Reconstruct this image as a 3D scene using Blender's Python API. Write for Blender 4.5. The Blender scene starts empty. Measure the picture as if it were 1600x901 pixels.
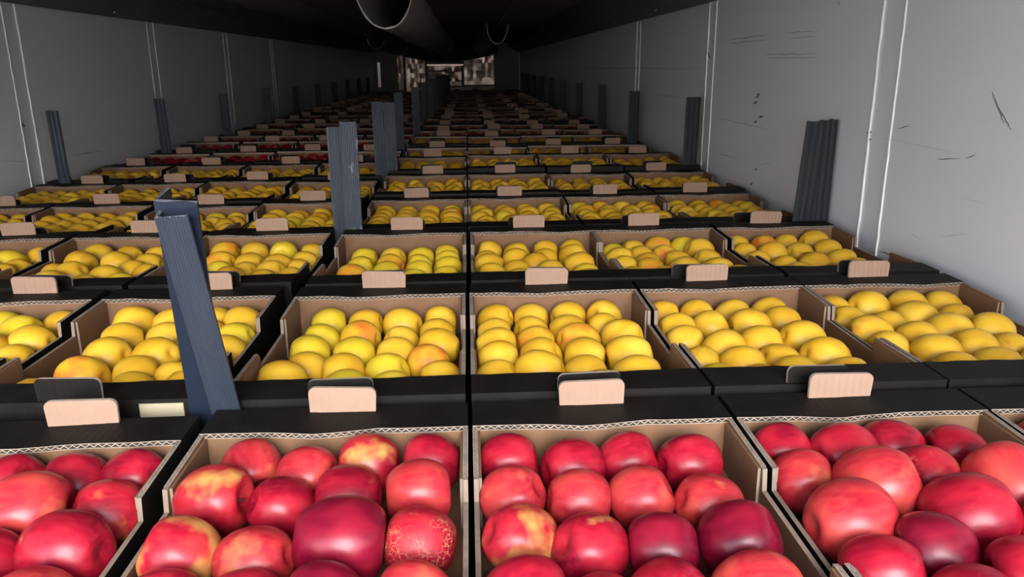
import bpy, math, random
import numpy as np
from mathutils import Matrix, Vector

# ------------------------------------------------------------------ camera, sky, exposure
S = bpy.context.scene
C = S.collection
cam_d = bpy.data.cameras.new('camera')
cam = bpy.data.objects.new('camera', cam_d)
C.objects.link(cam)
cam_d.sensor_width = 36.0
cam_d.lens = 1226.4 * 36.0 / 1600.0
cam_d.clip_start = 0.02
cam_d.clip_end = 400
# metres; x across the trailer, y towards its front bulkhead, z up; z = 0 is eye height
cam.matrix_world = Matrix(((0.99840, 0.02216, -0.05200, 0.0), (-0.05607, 0.27243, -0.96054, 0.0), (-0.00712, 0.96192, 0.27324, 0.0), (0, 0, 0, 1)))
S.camera = cam
S.view_settings.view_transform = 'Standard'
S.view_settings.look = 'None'
S.view_settings.gamma = 1.0
S.view_settings.use_curve_mapping = False
S.view_settings.exposure = 0.0
S.cycles.max_bounces = 8
S.cycles.diffuse_bounces = 5
S.cycles.glossy_bounces = 3
S.cycles.sample_clamp_indirect = 6.0

world = bpy.data.worlds.new('sky')
S.world = world
world.use_nodes = True
wn, wl = world.node_tree.nodes, world.node_tree.links
bg = wn['Background']
SKY_STRENGTH = 8.4
tc = wn.new('ShaderNodeTexCoord')
sx = wn.new('ShaderNodeSeparateXYZ')
rp = wn.new('ShaderNodeValToRGB')
wl.new(tc.outputs['Generated'], sx.inputs[0])
wl.new(sx.outputs['Z'], rp.inputs[0])
rp.color_ramp.elements[0].position = 0.0
rp.color_ramp.elements[0].color = (1.0, 0.97, 0.93, 1)
rp.color_ramp.elements[1].position = 0.7
rp.color_ramp.elements[1].color = (0.50, 0.70, 1.0, 1)
wl.new(rp.outputs[0], bg.inputs['Color'])
bg.inputs['Strength'].default_value = SKY_STRENGTH

# a low hazy sun behind the camera, looking in through the open doors
sun_d = bpy.data.lights.new('hazy_sun', 'SUN')
sun_d.energy = 7.6
sun_d.angle = math.radians(33)
sun_d.color = (1.0, .965, .93)
sun = bpy.data.objects.new('hazy_sun', sun_d)
C.objects.link(sun)
sun.location = (0, -30, 8)
sun.rotation_euler = Vector((-.05, 1.0, -math.tan(math.radians(23)))).to_track_quat('-Z', 'Y').to_euler()

# ------------------------------------------------------------------ materials
def new_mat(name, base=(.5, .5, .5), rough=.5, metal=0.0, spec=.5):
    m = bpy.data.materials.new(name)
    m.use_nodes = True
    b = m.node_tree.nodes['Principled BSDF']
    b.inputs['Base Color'].default_value = (*base, 1)
    b.inputs['Roughness'].default_value = rough
    b.inputs['Metallic'].default_value = metal
    b.inputs['Specular IOR Level'].default_value = spec
    return m, m.node_tree.nodes, m.node_tree.links, b

def ramp(n, stops):
    r = n.new('ShaderNodeValToRGB')
    e = r.color_ramp.elements
    while len(e) < len(stops):
        e.new(0.5)
    for k, (p, c) in enumerate(stops):
        e[k].position = p
        e[k].color = (*c, 1) if len(c) == 3 else c
    return r

def mottled(name, c0, c1, scale, rough, metal=0.0, stretch=(1, 1, 1), bump=0.0, bscale=None, spec=.5, lo=.3, hi=.7):
    m, n, l, b = new_mat(name, c0, rough, metal, spec)
    t = n.new('ShaderNodeTexCoord')
    mp = n.new('ShaderNodeMapping')
    mp.inputs['Scale'].default_value = stretch
    l.new(t.outputs['Object'], mp.inputs[0])
    no = n.new('ShaderNodeTexNoise')
    no.inputs['Scale'].default_value = scale
    no.inputs['Detail'].default_value = 5
    l.new(mp.outputs[0], no.inputs['Vector'])
    r = ramp(n, [(lo, c0), (hi, c1)])
    l.new(no.outputs['Fac'], r.inputs[0])
    l.new(r.outputs[0], b.inputs['Base Color'])
    if bump:
        n2 = n.new('ShaderNodeTexNoise')
        n2.inputs['Scale'].default_value = bscale or scale * 3
        n2.inputs['Detail'].default_value = 4
        l.new(mp.outputs[0], n2.inputs['Vector'])
        bp = n.new('ShaderNodeBump')
        bp.inputs['Strength'].default_value = bump
        bp.inputs['Distance'].default_value = .01
        l.new(n2.outputs['Fac'], bp.inputs['Height'])
        l.new(bp.outputs[0], b.inputs['Normal'])
    return m

def board_mat(name, c0, c1, rough, bump=.25, axis=0, spec=.4):
    """Corrugated board: fine flute lines showing through the liner, and paper mottling."""
    m, n, l, b = new_mat(name, c0, rough, 0, spec)
    t = n.new('ShaderNodeTexCoord')
    no = n.new('ShaderNodeTexNoise')
    no.inputs['Scale'].default_value = 22
    no.inputs['Detail'].default_value = 6
    l.new(t.outputs['Object'], no.inputs['Vector'])
    r = ramp(n, [(.3, c0), (.7, c1)])
    l.new(no.outputs['Fac'], r.inputs[0])
    l.new(r.outputs[0], b.inputs['Base Color'])
    w = n.new('ShaderNodeTexWave')
    w.wave_type = 'BANDS'
    w.bands_direction = 'XYZ'[axis]
    w.inputs['Scale'].default_value = 36
    w.inputs['Distortion'].default_value = .6
    w.inputs['Detail'].default_value = 1
    l.new(t.outputs['Object'], w.inputs['Vector'])
    bp = n.new('ShaderNodeBump')
    bp.inputs['Strength'].default_value = bump
    bp.inputs['Distance'].default_value = .0012
    l.new(w.outputs['Fac'], bp.inputs['Height'])
    l.new(bp.outputs[0], b.inputs['Normal'])
    return m

M = {}
M['kraft'] = board_mat('kraft_board_shaded', (.145, .074, .036), (.185, .098, .050), .8)  # inside walls: shade from ledge and fruit painted into the kraft
M['kraft_tab'] = board_mat('kraft_board_lit', (.255, .160, .110), (.305, .192, .136), .8, .5)  # same kraft on the tabs, painted lighter as the fully lit copy
M['black'] = board_mat('black_printed_board', (.0055, .0046, .0039), (.0095, .008, .0068), .6, .10, spec=.14)
M['edge'] = mottled('torn_paper_edge', (.25, .20, .16), (.36, .295, .24), 60, .9)
M['flute'] = mottled('flute_paper_shaded', (.10, .075, .055), (.15, .115, .085), 60, .9)  # liner insides and flute sides, darkened to paint the shade between them
M['sticker'] = mottled('paper_sticker', (.30, .26, .17), (.34, .295, .2), 30, .6)
M['post'] = mottled('slate_blue_plastic', (.016, .022, .033), (.030, .0385, .054), 18, .45, stretch=(1, 1, .12), bump=.25, bscale=90, spec=.35)
M['post_shaded'] = mottled('slate_blue_plastic_shaded', (.007, .011, .021), (.012, .018, .032), 18, .4, stretch=(1, 1, .12), bump=.1, bscale=60, spec=.3)  # slate-blue plastic again, darkened for a face turned from the light
M['edge_side'] = mottled('worn_board_edge', (.17, .125, .092), (.25, .19, .145), 60, .9)
M['post_scraped'] = mottled('scraped_slate_plastic', (.026, .033, .046), (.30, .32, .35), 55, .5, stretch=(1, 1, .35), bump=.3, bscale=90, spec=.35, lo=.60, hi=.72)
M['post_dark'] = mottled('dark_grey_plastic', (.010, .012, .015), (.016, .019, .024), 18, .5, stretch=(1, 1, .12), bump=.15, bscale=90, spec=.25)
M['scrape'] = mottled('pale_scrape', (.06, .07, .09), (.14, .15, .17), 80, .7)
M['wall'] = mottled('grey_white_laminate', (.72, .745, .78), (.79, .81, .84), 1.6, .38, stretch=(1, .5, 1.4), bump=.04, bscale=7)
M['seam'] = mottled('white_sealant', (.80, .80, .80), (.86, .86, .86), 30, .5)
M['scuff'] = mottled('rubber_scuff', (.10, .10, .105), (.26, .26, .27), 60, .8)
M['faint'] = mottled('faint_scuff', (.46, .46, .47), (.58, .58, .59), 60, .6)
M['dark_trim'] = mottled('black_rail', (.10, .094, .094), (.14, .132, .132), 6, .5)
M['ceiling'] = mottled('dark_ceiling_liner', (.30, .235, .22), (.36, .29, .27), 3, .55)
M['canvas'] = mottled('grey_canvas', (.55, .49, .45), (.68, .62, .57), 5, .7, bump=.35, bscale=16)
M['dark_canvas'] = mottled('black_canvas', (.012, .011, .011), (.02, .018, .018), 5, .75, bump=.3, bscale=10)
M['metal'] = mottled('crumpled_sheet_metal', (.62, .44, .36), (.92, .74, .63), 3.2, .34, .9, bump=.6, bscale=5.5)
M['steel'] = new_mat('steel_bolt', (.6, .6, .6), .35, .9)[0]
M['grey_panel'] = mottled('grey_bulkhead_panel', (.10, .095, .092), (.13, .122, .118), 4, .5)
M['floor'] = mottled('trailer_floor', (.09, .085, .08), (.13, .12, .115), 5, .7)
M['asphalt'] = mottled('sunlit_concrete_yard', (.30, .26, .22), (.38, .33, .285), .8, .9)
M['stem'] = new_mat('stem_brown', (.06, .035, .015), .7)[0]
M['calyx'] = new_mat('calyx_brown', (.05, .035, .018), .9)[0]
M['gap_shade'] = new_mat('painted_gap_shade', (.006, .006, .006), .9)[0]  # flat black, paints the shade behind the fluted edge

def apple_mat(name, deep, mid, light, patch, patch_lo, patch_hi, speck, rough=.33, net=False, streak=1.0):
    m, n, l, b = new_mat(name, mid, rough, 0, .28)
    t = n.new('ShaderNodeTexCoord')
    oi = n.new('ShaderNodeObjectInfo')
    wv = n.new('ShaderNodeMath'); wv.operation = 'MULTIPLY'
    wv.inputs[1].default_value = 60
    l.new(oi.outputs['Random'], wv.inputs[0])
    def noise(sc, det, stretch, off):
        mp = n.new('ShaderNodeMapping')
        mp.inputs['Scale'].default_value = stretch
        mp.inputs['Location'].default_value = (off, off * 1.7, -off)
        l.new(t.outputs['Object'], mp.inputs[0])
        no = n.new('ShaderNodeTexNoise')
        no.noise_dimensions = '4D'
        no.inputs['Scale'].default_value = sc
        no.inputs['Detail'].default_value = det
        l.new(mp.outputs[0], no.inputs['Vector'])
        l.new(wv.outputs[0], no.inputs['W'])
        return no.outputs['Fac']
    r1 = ramp(n, [(.30, deep), (.5, mid), (.72, light)])
    l.new(noise(1.15, 2, (1, 1, .8), 0), r1.inputs[0])
    # streaks along the meridians
    st = ramp(n, [(.40, (0, 0, 0)), (.68, (1, 1, 1))])
    l.new(noise(3.4, 5, (2.2, 2.2, .45), 4), st.inputs[0])
    mx = n.new('ShaderNodeMixRGB'); mx.blend_type = 'MIX'
    ms = n.new('ShaderNodeMath'); ms.operation = 'MULTIPLY'; ms.inputs[1].default_value = .38 * streak
    l.new(st.outputs[0], ms.inputs[0])
    l.new(ms.outputs[0], mx.inputs[0])
    l.new(r1.outputs[0], mx.inputs[1])
    mx.inputs[2].default_value = (*light, 1)
    # a patch of the other ground colour
    pr = ramp(n, [(patch_lo, (0, 0, 0)), (patch_hi, (1, 1, 1))])
    l.new(noise(.85, 3, (1, 1, 1), 9), pr.inputs[0])
    mp2 = n.new('ShaderNodeMixRGB')
    l.new(pr.outputs[0], mp2.inputs[0])
    l.new(mx.outputs[0], mp2.inputs[1])
    mp2.inputs[2].default_value = (*patch, 1)
    # lenticels
    vo = n.new('ShaderNodeTexVoronoi')
    vo.inputs['Scale'].default_value = 7
    l.new(t.outputs['Object'], vo.inputs['Vector'])
    vr = ramp(n, [(.035, (1, 1, 1)), (.075, (0, 0, 0))])
    l.new(vo.outputs['Distance'], vr.inputs[0])
    vm = n.new('ShaderNodeMath'); vm.operation = 'MULTIPLY'; vm.inputs[1].default_value = .4
    l.new(vr.outputs[0], vm.inputs[0])
    m3 = n.new('ShaderNodeMixRGB')
    l.new(vm.outputs[0], m3.inputs[0])
    l.new(mp2.outputs[0], m3.inputs[1])
    m3.inputs[2].default_value = (*speck, 1)
    out = m3
    if net:   # russet netting
        v2 = n.new('ShaderNodeTexVoronoi'); v2.feature = 'DISTANCE_TO_EDGE'
        v2.inputs['Scale'].default_value = 5
        mpv = n.new('ShaderNodeMixRGB'); mpv.blend_type = 'ADD'; mpv.inputs[0].default_value = .35
        nn = n.new('ShaderNodeTexNoise'); nn.inputs['Scale'].default_value = 5
        l.new(t.outputs['Object'], nn.inputs['Vector'])
        l.new(t.outputs['Object'], mpv.inputs[1]); l.new(nn.outputs['Color'], mpv.inputs[2])
        l.new(mpv.outputs[0], v2.inputs['Vector'])
        er = ramp(n, [(.012, (1, 1, 1)), (.05, (0, 0, 0))])
        l.new(v2.outputs['Distance'], er.inputs[0])
        mk = n.new('ShaderNodeMath'); mk.operation = 'MULTIPLY'; mk.use_clamp = True
        nr = ramp(n, [(.45, (0, 0, 0)), (.6, (.8, .8, .8))])
        l.new(noise(1.1, 2, (1, 1, 1), 15), nr.inputs[0])
        l.new(er.outputs[0], mk.inputs[0]); l.new(nr.outputs[0], mk.inputs[1])
        m4 = n.new('ShaderNodeMixRGB')
        l.new(mk.outputs[0], m4.inputs[0]); l.new(m3.outputs[0], m4.inputs[1])
        m4.inputs[2].default_value = (*net, 1)
        out = m4
    l.new(out.outputs[0], b.inputs['Base Color'])
    b.inputs['Coat Weight'].default_value = .05
    b.inputs['Coat Roughness'].default_value = .25
    return m

YEL = (.62, .40, .10)
RED = {
    'crimson': apple_mat('crimson_skin', (.145, .0018, .013), (.27, .0040, .018), (.42, .019, .033), YEL, .68, .86, (0.600, 0.1860, 0.1560)),
    'coral': apple_mat('coral_skin', (.27, .007, .020), (.39, .019, .029), (.50, .062, .046), (.58, .20, .08), .60, .84, (0.680, 0.3100, 0.2340)),
    'dark': apple_mat('dark_crimson_skin', (0.080, 0.0012, 0.0109), (0.144, 0.0025, 0.0148), (0.240, 0.0074, 0.0234), (0.360, 0.0310, 0.0312), .66, .8, (0.400, 0.0930, 0.0936)),
    'patched': apple_mat('yellow_patched_skin', (0.192, 0.0025, 0.0148), (0.336, 0.0062, 0.0203), (0.464, 0.0372, 0.0390), YEL, .52, .74, (0.640, 0.2480, 0.1560)),
    'netted': apple_mat('russet_netted_skin', (0.192, 0.0025, 0.0148), (0.320, 0.0056, 0.0195), (0.440, 0.0310, 0.0351), YEL, .70, .8, (0.600, 0.1860, 0.1560), .45, (0.576, 0.2604, 0.1248)),
}
YELLOW = {
    'plain': apple_mat('golden_skin', (.57, .295, .014), (.64, .375, .024), (.69, .45, .052), (.64, .26, .02), .60, .80, (.42, .27, .03), .42, streak=.5),
    'greenish': apple_mat('green_yellow_skin', (.53, .375, .016), (.62, .44, .024), (.68, .50, .045), (.48, .42, .022), .6, .75, (.4, .32, .04), .42, streak=.5),
    'blushed': apple_mat('orange_blushed_skin', (.60, .32, .016), (.64, .365, .022), (.67, .43, .045), (.62, .14, .022), .47, .68, (.5, .25, .03), .42, streak=.5),
    'russeted': apple_mat('russeted_golden_skin', (.57, .30, .014), (.63, .375, .022), (.68, .45, .05), (.58, .26, .02), .62, .78, (.35, .2, .02), .5, (.30, .14, .02), streak=.5),
}

# ------------------------------------------------------------------ mesh helpers
class MB:
    """collects quads / polygons with a material key, then makes one mesh"""
    def __init__(self):
        self.v, self.f, self.k = [], [], []
    def quad(self, pts, key):
        i = len(self.v)
        self.v += [tuple(p) for p in pts]
        self.f.append(tuple(range(i, i + len(pts))))
        self.k.append(key)
    def box(self, a, b, key, keys=None):
        (x0, y0, z0), (x1, y1, z1) = a, b
        i = len(self.v)
        self.v += [(x0, y0, z0), (x1, y0, z0), (x1, y1, z0), (x0, y1, z0), (x0, y0, z1), (x1, y0, z1), (x1, y1, z1), (x0, y1, z1)]
        for nm, q in (('z0', (3, 2, 1, 0)), ('z1', (4, 5, 6, 7)), ('y0', (0, 1, 5, 4)), ('x1', (1, 2, 6, 5)), ('y1', (2, 3, 7, 6)), ('x0', (3, 0, 4, 7))):
            self.f.append(tuple(i + j for j in q))
            self.k.append((keys or {}).get(nm, key))
    def prism(self, poly, h0, h1, axis, key, k0=None, k1=None):
        """polygon (u, v) extruded along axis; axis 0: (h,u,v), 1: (u,h,v), 2: (u,v,h)"""
        def P(u, v, h):
            return ((h, u, v), (u, h, v), (u, v, h))[axis]
        n = len(poly)
        i = len(self.v)
        self.v += [P(u, v, h0) for u, v in poly] + [P(u, v, h1) for u, v in poly]
        area = sum(poly[j][0] * poly[(j + 1) % n][1] - poly[(j + 1) % n][0] * poly[j][1] for j in range(n))
        flip = (area < 0) != (axis == 1)
        a, b = list(range(i, i + n)), list(range(i + n, i + 2 * n))
        self.f.append(tuple(a if flip else a[::-1])); self.k.append(k0 or key)
        self.f.append(tuple(b[::-1] if flip else b)); self.k.append(k1 or key)
        for j in range(n):
            q = (a[j], a[(j + 1) % n], b[(j + 1) % n], b[j])
            self.f.append(q[::-1] if flip else q); self.k.append(key)
    def tube(self, path, r, key, sides=8):
        n = len(path); i = len(self.v)
        for k, p in enumerate(path):
            p = Vector(p)
            d = (Vector(path[min(k + 1, n - 1)]) - Vector(path[max(k - 1, 0)])).normalized()
            u = d.cross(Vector((0, 0, 1)) if abs(d.z) < .9 else Vector((1, 0, 0))).normalized()
            w = u.cross(d)
            for s in range(sides):
                a = 2 * math.pi * s / sides
                self.v.append(tuple(p + (u * math.cos(a) + w * math.sin(a)) * r))
        for k in range(n - 1):
            for s in range(sides):
                self.f.append((i + k * sides + s, i + k * sides + (s + 1) % sides, i + (k + 1) * sides + (s + 1) % sides, i + (k + 1) * sides + s)); self.k.append(key)
        self.f.append(tuple(i + s for s in range(sides))); self.k.append(key)
        self.f.append(tuple(i + (n - 1) * sides + s for s in range(sides))[::-1]); self.k.append(key)
    def mesh(self, name, smooth=False):
        me = bpy.data.meshes.new(name)
        me.from_pydata(self.v, [], self.f)
        ks = sorted(set(self.k))
        for k in ks:
            me.materials.append(M[k])
        me.polygons.foreach_set('material_index', [ks.index(k) for k in self.k])
        if smooth:
            me.polygons.foreach_set('use_smooth', [True] * len(self.f))
        me.update()
        return me

def link(name, mesh, parent=None, loc=(0, 0, 0), rot=(0, 0, 0), label=None, cat=None, group=None, kind=None):
    o = bpy.data.objects.new(name, mesh)
    C.objects.link(o)
    o.location = loc
    o.rotation_euler = rot
    if parent is not None:
        o.parent = parent
    for k, v in (('label', label), ('category', cat), ('group', group), ('kind', kind)):
        if v:
            o[k] = v
    return o

def copy_tree(o, parent=None):
    c = o.copy()
    C.objects.link(c)
    if parent is not None:
        c.parent = parent
    for ch in list(o.children):
        copy_tree(ch, c)
    return c

ORD = ['first', 'second', 'third', 'fourth', 'fifth', 'sixth', 'seventh', 'eighth', 'ninth', 'tenth', 'eleventh', 'twelfth', 'thirteenth', 'fourteenth', 'fifteenth',
       'sixteenth', 'seventeenth', 'eighteenth', 'nineteenth', 'twentieth', 'twenty-first', 'twenty-second', 'twenty-third', 'twenty-fourth', 'twenty-fifth', 'twenty-sixth']

# ------------------------------------------------------------------ the trailer
XL, XR, Y0, Y1 = -1.60, 0.93, -0.38, 14.2
ZF, ZC, ZT = -2.20, 0.37, 0.225
XM = (XL + XR) / 2
rnd = random.Random(11)

g = MB(); g.box((-60, -90, -3.6), (60, 60, -3.5), 'asphalt')
link('ground', g.mesh('ground'), kind='structure', label='pale concrete yard outside the open trailer doors')
g = MB(); g.box((XL - .1, Y0, ZF - .12), (XR + .1, Y1 + .1, ZF), 'floor')
link('floor', g.mesh('floor'), kind='structure', label='dark trailer floor under the stacked crates')
g = MB(); g.box((XL - .1, Y0, ZC), (XR + .1, Y1 + .1, ZC + .1), 'ceiling')
ceil = link('ceiling', g.mesh('ceiling'), kind='structure', label='dark brown trailer ceiling')
g = MB()
for x in (XL + .62, XR - .62):
    g.box((x - .012, Y0, ZC - .006), (x + .012, Y1, ZC + .002), 'ceiling')
link('seam_strip', g.mesh('seam_strip'), ceil)

def side_wall(name, X, s, seams, label):
    """s = +1: wall whose inner face looks to -x"""
    g = MB()
    g.box((min(X + s * .012, X + s * .1), Y0, ZF), (max(X + s * .012, X + s * .1), Y1, ZC), 'wall')
    w = link(name, g.mesh(name), kind='structure', label=label)
    edges = [Y0] + [y for ab in seams for y in ab] + [Y1]
    for i in range(len(edges) - 1):
        a, b = edges[i], edges[i + 1]
        if b - a < .002:
            continue
        narrow = b - a < .2
        g = MB()
        if i % 2 and a > (4.8 if s > 0 else 7.2):
            d = 0
        else:
            d = .0015 if narrow else 0
        g.box((min(X + s * d, X + s * .02), a + .0015, ZF), (max(X + s * d, X + s * .02), b - .0015, ZC), 'wall')
        link('seam_strip' if narrow else 'wall_panel', g.mesh('wall_panel'), w)
    for ab in seams:
        for y in ab:
            if y > (4.8 if s > 0 else 7.2):
                continue
            g = MB()
            rr = random.Random(int(y * 100))
            path = [(X - s * .0005, y + rr.uniform(-.0016, .0016), z) for z in np.linspace(-.62, ZT + .02, 30)]
            g.tube(path, .0030 if y < 4 else .0022, 'seam' if y < 4.6 else 'wall', 6)
            link('seam_bead', g.mesh('seam_bead', True), w)
    return w

rs = [(1.705, 1.798)] + [(3.022 + 1.318 * k, 3.112 + 1.318 * k) for k in range(9)]
ls = [(1.69, 1.78)] + [(2.965 + 1.285 * k, 3.052 + 1.285 * k) for k in range(9)]
wall_r = side_wall('wall_right', XR, 1, rs, 'scuffed grey-white laminate side wall with paired sealant seams')
wall_l = side_wall('wall_left', XL, -1, ls, 'cool grey laminate side wall in shade')

def scuffs(wall, X, s, strokes, key='scuff'):
    for (ya, za, yb, zb, w) in strokes:
        rr = random.Random(int(ya * 997 + za * 131))
        L = math.hypot(yb - ya, zb - za)
        ny, nz = -(zb - za) / L, (yb - ya) / L
        n = 7
        up, dn = [], []
        for i in range(n + 1):
            t = i / n
            e = math.sin(math.pi * min(max(t, .04), .96)) ** .6 * w * .5 * rr.uniform(.55, 1.1)
            wob = rr.uniform(-.25, .25) * w
            y, z = ya + (yb - ya) * t + ny * wob, za + (zb - za) * t + nz * wob
            up.append((y + ny * e, z + nz * e)); dn.append((y - ny * e, z - nz * e))
        g = MB()
        g.prism(up + dn[::-1], X - s * .0007, X + s * .0005, 0, key)
        link('scuff_mark', g.mesh('scuff_mark'), wall)

R_SC = [(2.554,-.107,2.522,-.091,.0124),(2.567,-.127,2.54,-.116,.0104),(2.518,-.165,2.474,-.158,.0081),(2.554,-.183,2.526,-.178,.0083),(2.546,-.385,2.524,-.377,.0083),(2.516,-.332,2.494,-.325,.0061),
        (1.813,-.158,1.79,-.153,.0059),(1.809,-.175,1.786,-.169,.0044),(1.384,-.051,1.339,-.103,.0044),(1.356,-.079,1.318,-.112,.0033),(1.688,-.411,1.622,-.41,.004),(3.117,.047,3.07,.018,.0076),(1.519,-.185,1.447,-.176,.0024),(1.428,-.173,1.404,-.164,.0023),(1.679,-.138,1.633,-.128,.0027)]
R_FA = [(2.856,.082,2.501,.084,.0066),(2.853,.069,2.487,.071,.0044),(2.363,.085,2.132,.082,.0037),(2.504,.027,2.131,.024,.0057),(2.475,.016,2.128,.014,.0038),(2.346,.07,2.141,.068,.0037),(2.93,-.193,2.428,-.196,.0033),
        (1.58,-.348,1.535,-.351,.0019),(7.305,-.031,3.146,-.017,.0064),(3.946,-.141,3.444,-.141,.0045),(2.919,-.323,2.703,-.314,.0034),(2.485,-.314,2.379,-.293,.003),(1.736,-.162,1.45,-.167,.0013),(2.03,.151,2.015,.135,.0066),(1.43,-.247,1.354,-.246,.0011),(1.472,-.332,1.395,-.31,.0018)]
scuffs(wall_r, XR, 1, R_SC)
scuffs(wall_r, XR, 1, R_FA, 'faint')
scuffs(wall_l, XL, -1, [(2.965, -.190, 2.990, -.197, .016)])
scuffs(wall_l, XL, -1, [(3.29, -.338, 3.55, -.347, .0055), (4.34, -.4, 4.56, -.408, .0054), (2.8, -.302, 2.99, -.327, .0035), (4.45, -.23, 4.47, -.265, .0144)], 'faint')

# black coved rails along the tops of the side walls
for nm, X, s in (('trim_1', XL, 1), ('trim_2', XR, -1)):
    g = MB()
    a = .20
    g.prism([(X, ZT), (X + s * .02, ZT - .004), (X + s * .05, ZT + .01), (X + s * a, ZT + .085), (X + s * a, ZC), (X, ZC)], Y0, Y1, 1, 'dark_trim')
    t = link(nm, g.mesh(nm), kind='structure', label='black coved rail along the top of the side wall')
    y = .6
    while y < 9:
        g = MB(); g.tube([(X + s * .06, y, ZT + .0145), (X + s * .058, y, ZT + .011)], .004, 'steel', 8)
        link('screw_head', g.mesh('screw_head'), t); y += 1.05

# front bulkhead: grey panels, dented sheet metal, dark posts
g = MB(); g.box((XL - .1, Y1 + .03, ZF), (XR + .1, Y1 + .15, ZC), 'grey_panel')
wf = link('wall_front', g.mesh('wall_front'), kind='structure', label='front bulkhead of grey panels and dented sheet metal')
K = Y1 / 15.1
def bulk(name, x0, x1, z0, z1, y, key, th=.03):
    g = MB()
    g.box((x0 * K, Y1 - y, z0 * K), (x1 * K, Y1 - y + th, z1 * K), key)
    return link(name, g.mesh(name), wf)
def dented(name, x0, x1, z0, z1, y, seed):
    rr = random.Random(seed)
    g = MB(); nx, nz = 10, 10
    vs = [[(x0 * K + (x1 - x0) * K * i / nx, Y1 - y + rr.uniform(-.012, .012) * (0 < i < nx and 0 < j < nz), z0 * K + (z1 - z0) * K * j / nz) for i in range(nx + 1)] for j in range(nz + 1)]
    for j in range(nz):
        for i in range(nx):
            g.quad([vs[j][i], vs[j][i + 1], vs[j + 1][i + 1], vs[j + 1][i]], 'metal')
    return link(name, g.mesh(name, True), wf)
bulk('side_panel', -1.70, -1.30, -.6, .34, .02, 'grey_panel')
bulk('side_panel', .55, .98, -.6, .34, .02, 'grey_panel')
dented('metal_sheet', -1.26, -1.16, -.55, .30, .02, 1)
dented('metal_sheet', -1.11, -.76, -.55, .30, .02, 2)
dented('metal_sheet', -.04, .51, -.34, .30, .02, 3)
dented('sill_plate', -.72, .51, -.47, -.37, .05, 4)
dented('access_panel', -.70, -.09, -.36, .0, .01, 5)
for x in (-1.285, -1.135, .53):
    bulk('frame_post', x - .016, x + .016, -.6, .34, .05, 'dark_trim', .05)
for x in (-.735, -.065):
    bulk('frame_post', x - .018, x + .018, -.36, .1, .04, 'grey_panel', .04)
bulk('frame_rail', -.72, -.05, .0, .03, .05, 'metal', .04)
f = bulk('slot_frame', -1.655, -1.545, -.40, .10, .04, 'dark_trim')
g = MB(); g.box((-1.625 * K, Y1 - .045, -.37 * K), (-1.575 * K, Y1 - .03, .07 * K), 'metal'); link('slot_pane', g.mesh('slot_pane'), f)
for x in (-1.66, .9):
    bulk('vent_block', x - .02, x + .02, .18, .31, .05, 'dark_trim')

# ------------------------------------------------------------------ air ducts under the ceiling
def duct_mesh(x0, x1, y0, y1, w0, w1, z0, z1, ny, seed, ripple=.006):
    """an open canvas chute: a U of cloth with thickness, from (x0,y0) to (x1,y1)"""
    rr = random.Random(seed)
    g = MB(); na = 18
    rows = []
    for j in range(ny + 1):
        t = j / ny
        x, y, w, zb = x0 + (x1 - x0) * t, y0 + (y1 - y0) * t, w0 + (w1 - w0) * t, z0 + (z1 - z0) * t
        rin, rout = [], []
        for i in range(na + 1):
            a = math.pi * i / na
            dx, dz = -math.cos(a), -math.sin(a) ** .85
            wob = ripple * math.sin(9 * t * 6.3 + 5 * a) + ripple * rr.uniform(-.7, .7)
            rout.append((x + dx * (w / 2 + wob), y + .05 * math.sin(a) * (j == 0), ZC + dz * (ZC - zb) + wob * (1 if 0 < i < na else 0) * .6))
            rin.append((x + dx * (w / 2 + wob - .004), rout[-1][1], rout[-1][2] + .004))
        rows.append((rout, rin))
    for j in range(ny):
        for i in range(na):
            a, b = rows[j], rows[j + 1]
            g.quad([a[0][i], b[0][i], b[0][i + 1], a[0][i + 1]], 'canvas')
            g.quad([a[1][i], a[1][i + 1], b[1][i + 1], b[1][i]], 'canvas')
    for i in range(na):
        g.quad([rows[0][0][i], rows[0][0][i + 1], rows[0][1][i + 1], rows[0][1][i]], 'canvas')
    return g.mesh('air_duct', True)

def duct(x0, x1, y0, y1, w0, w1, z0, z1, seed, label, hem=True):
    e = link('air_duct', None, loc=(x0, y0, ZC), label=label, cat='air duct', group='canvas air ducts under the ceiling')
    o = link('sleeve', duct_mesh(x0, x1, y0, y1, w0, w1, z0, z1, 24, seed), e)
    o.location = (-x0, -y0, -ZC)
    g = MB()
    pts = []
    for i in range(25):
        a = math.pi * i / 24
        pts.append((-math.cos(a) * w0 / 2, -.002 + .05 * math.sin(a), -math.sin(a) ** .85 * (ZC - z0)))
    g.tube(pts, .0035, 'canvas', 6)
    link('hem', g.mesh('hem', True), e)
    for s in (-1, 1):
        g = MB(); g.tube([(s * w0 / 2, -.004, -.012), (s * (w0 / 2 + .02), -.01, -.016)], .008, 'steel', 8)
        link('hook', g.mesh('hook'), e)
    return e
duct(-.36, -.37, 3.75, 13.6, .255, .33, .165, .14, 1, 'largest grey canvas air duct hanging open along the middle of the ceiling')
duct(-1.04, -1.10, 9.6, 13.7, .21, .3, .20, .16, 2, 'small canvas air duct near the far end, beside the bluish shaded wall')
duct(.29, .27, 7.5, 13.7, .19, .3, .19, .15, 3, 'small canvas air duct near the far end, on the scuffed wall side')
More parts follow.
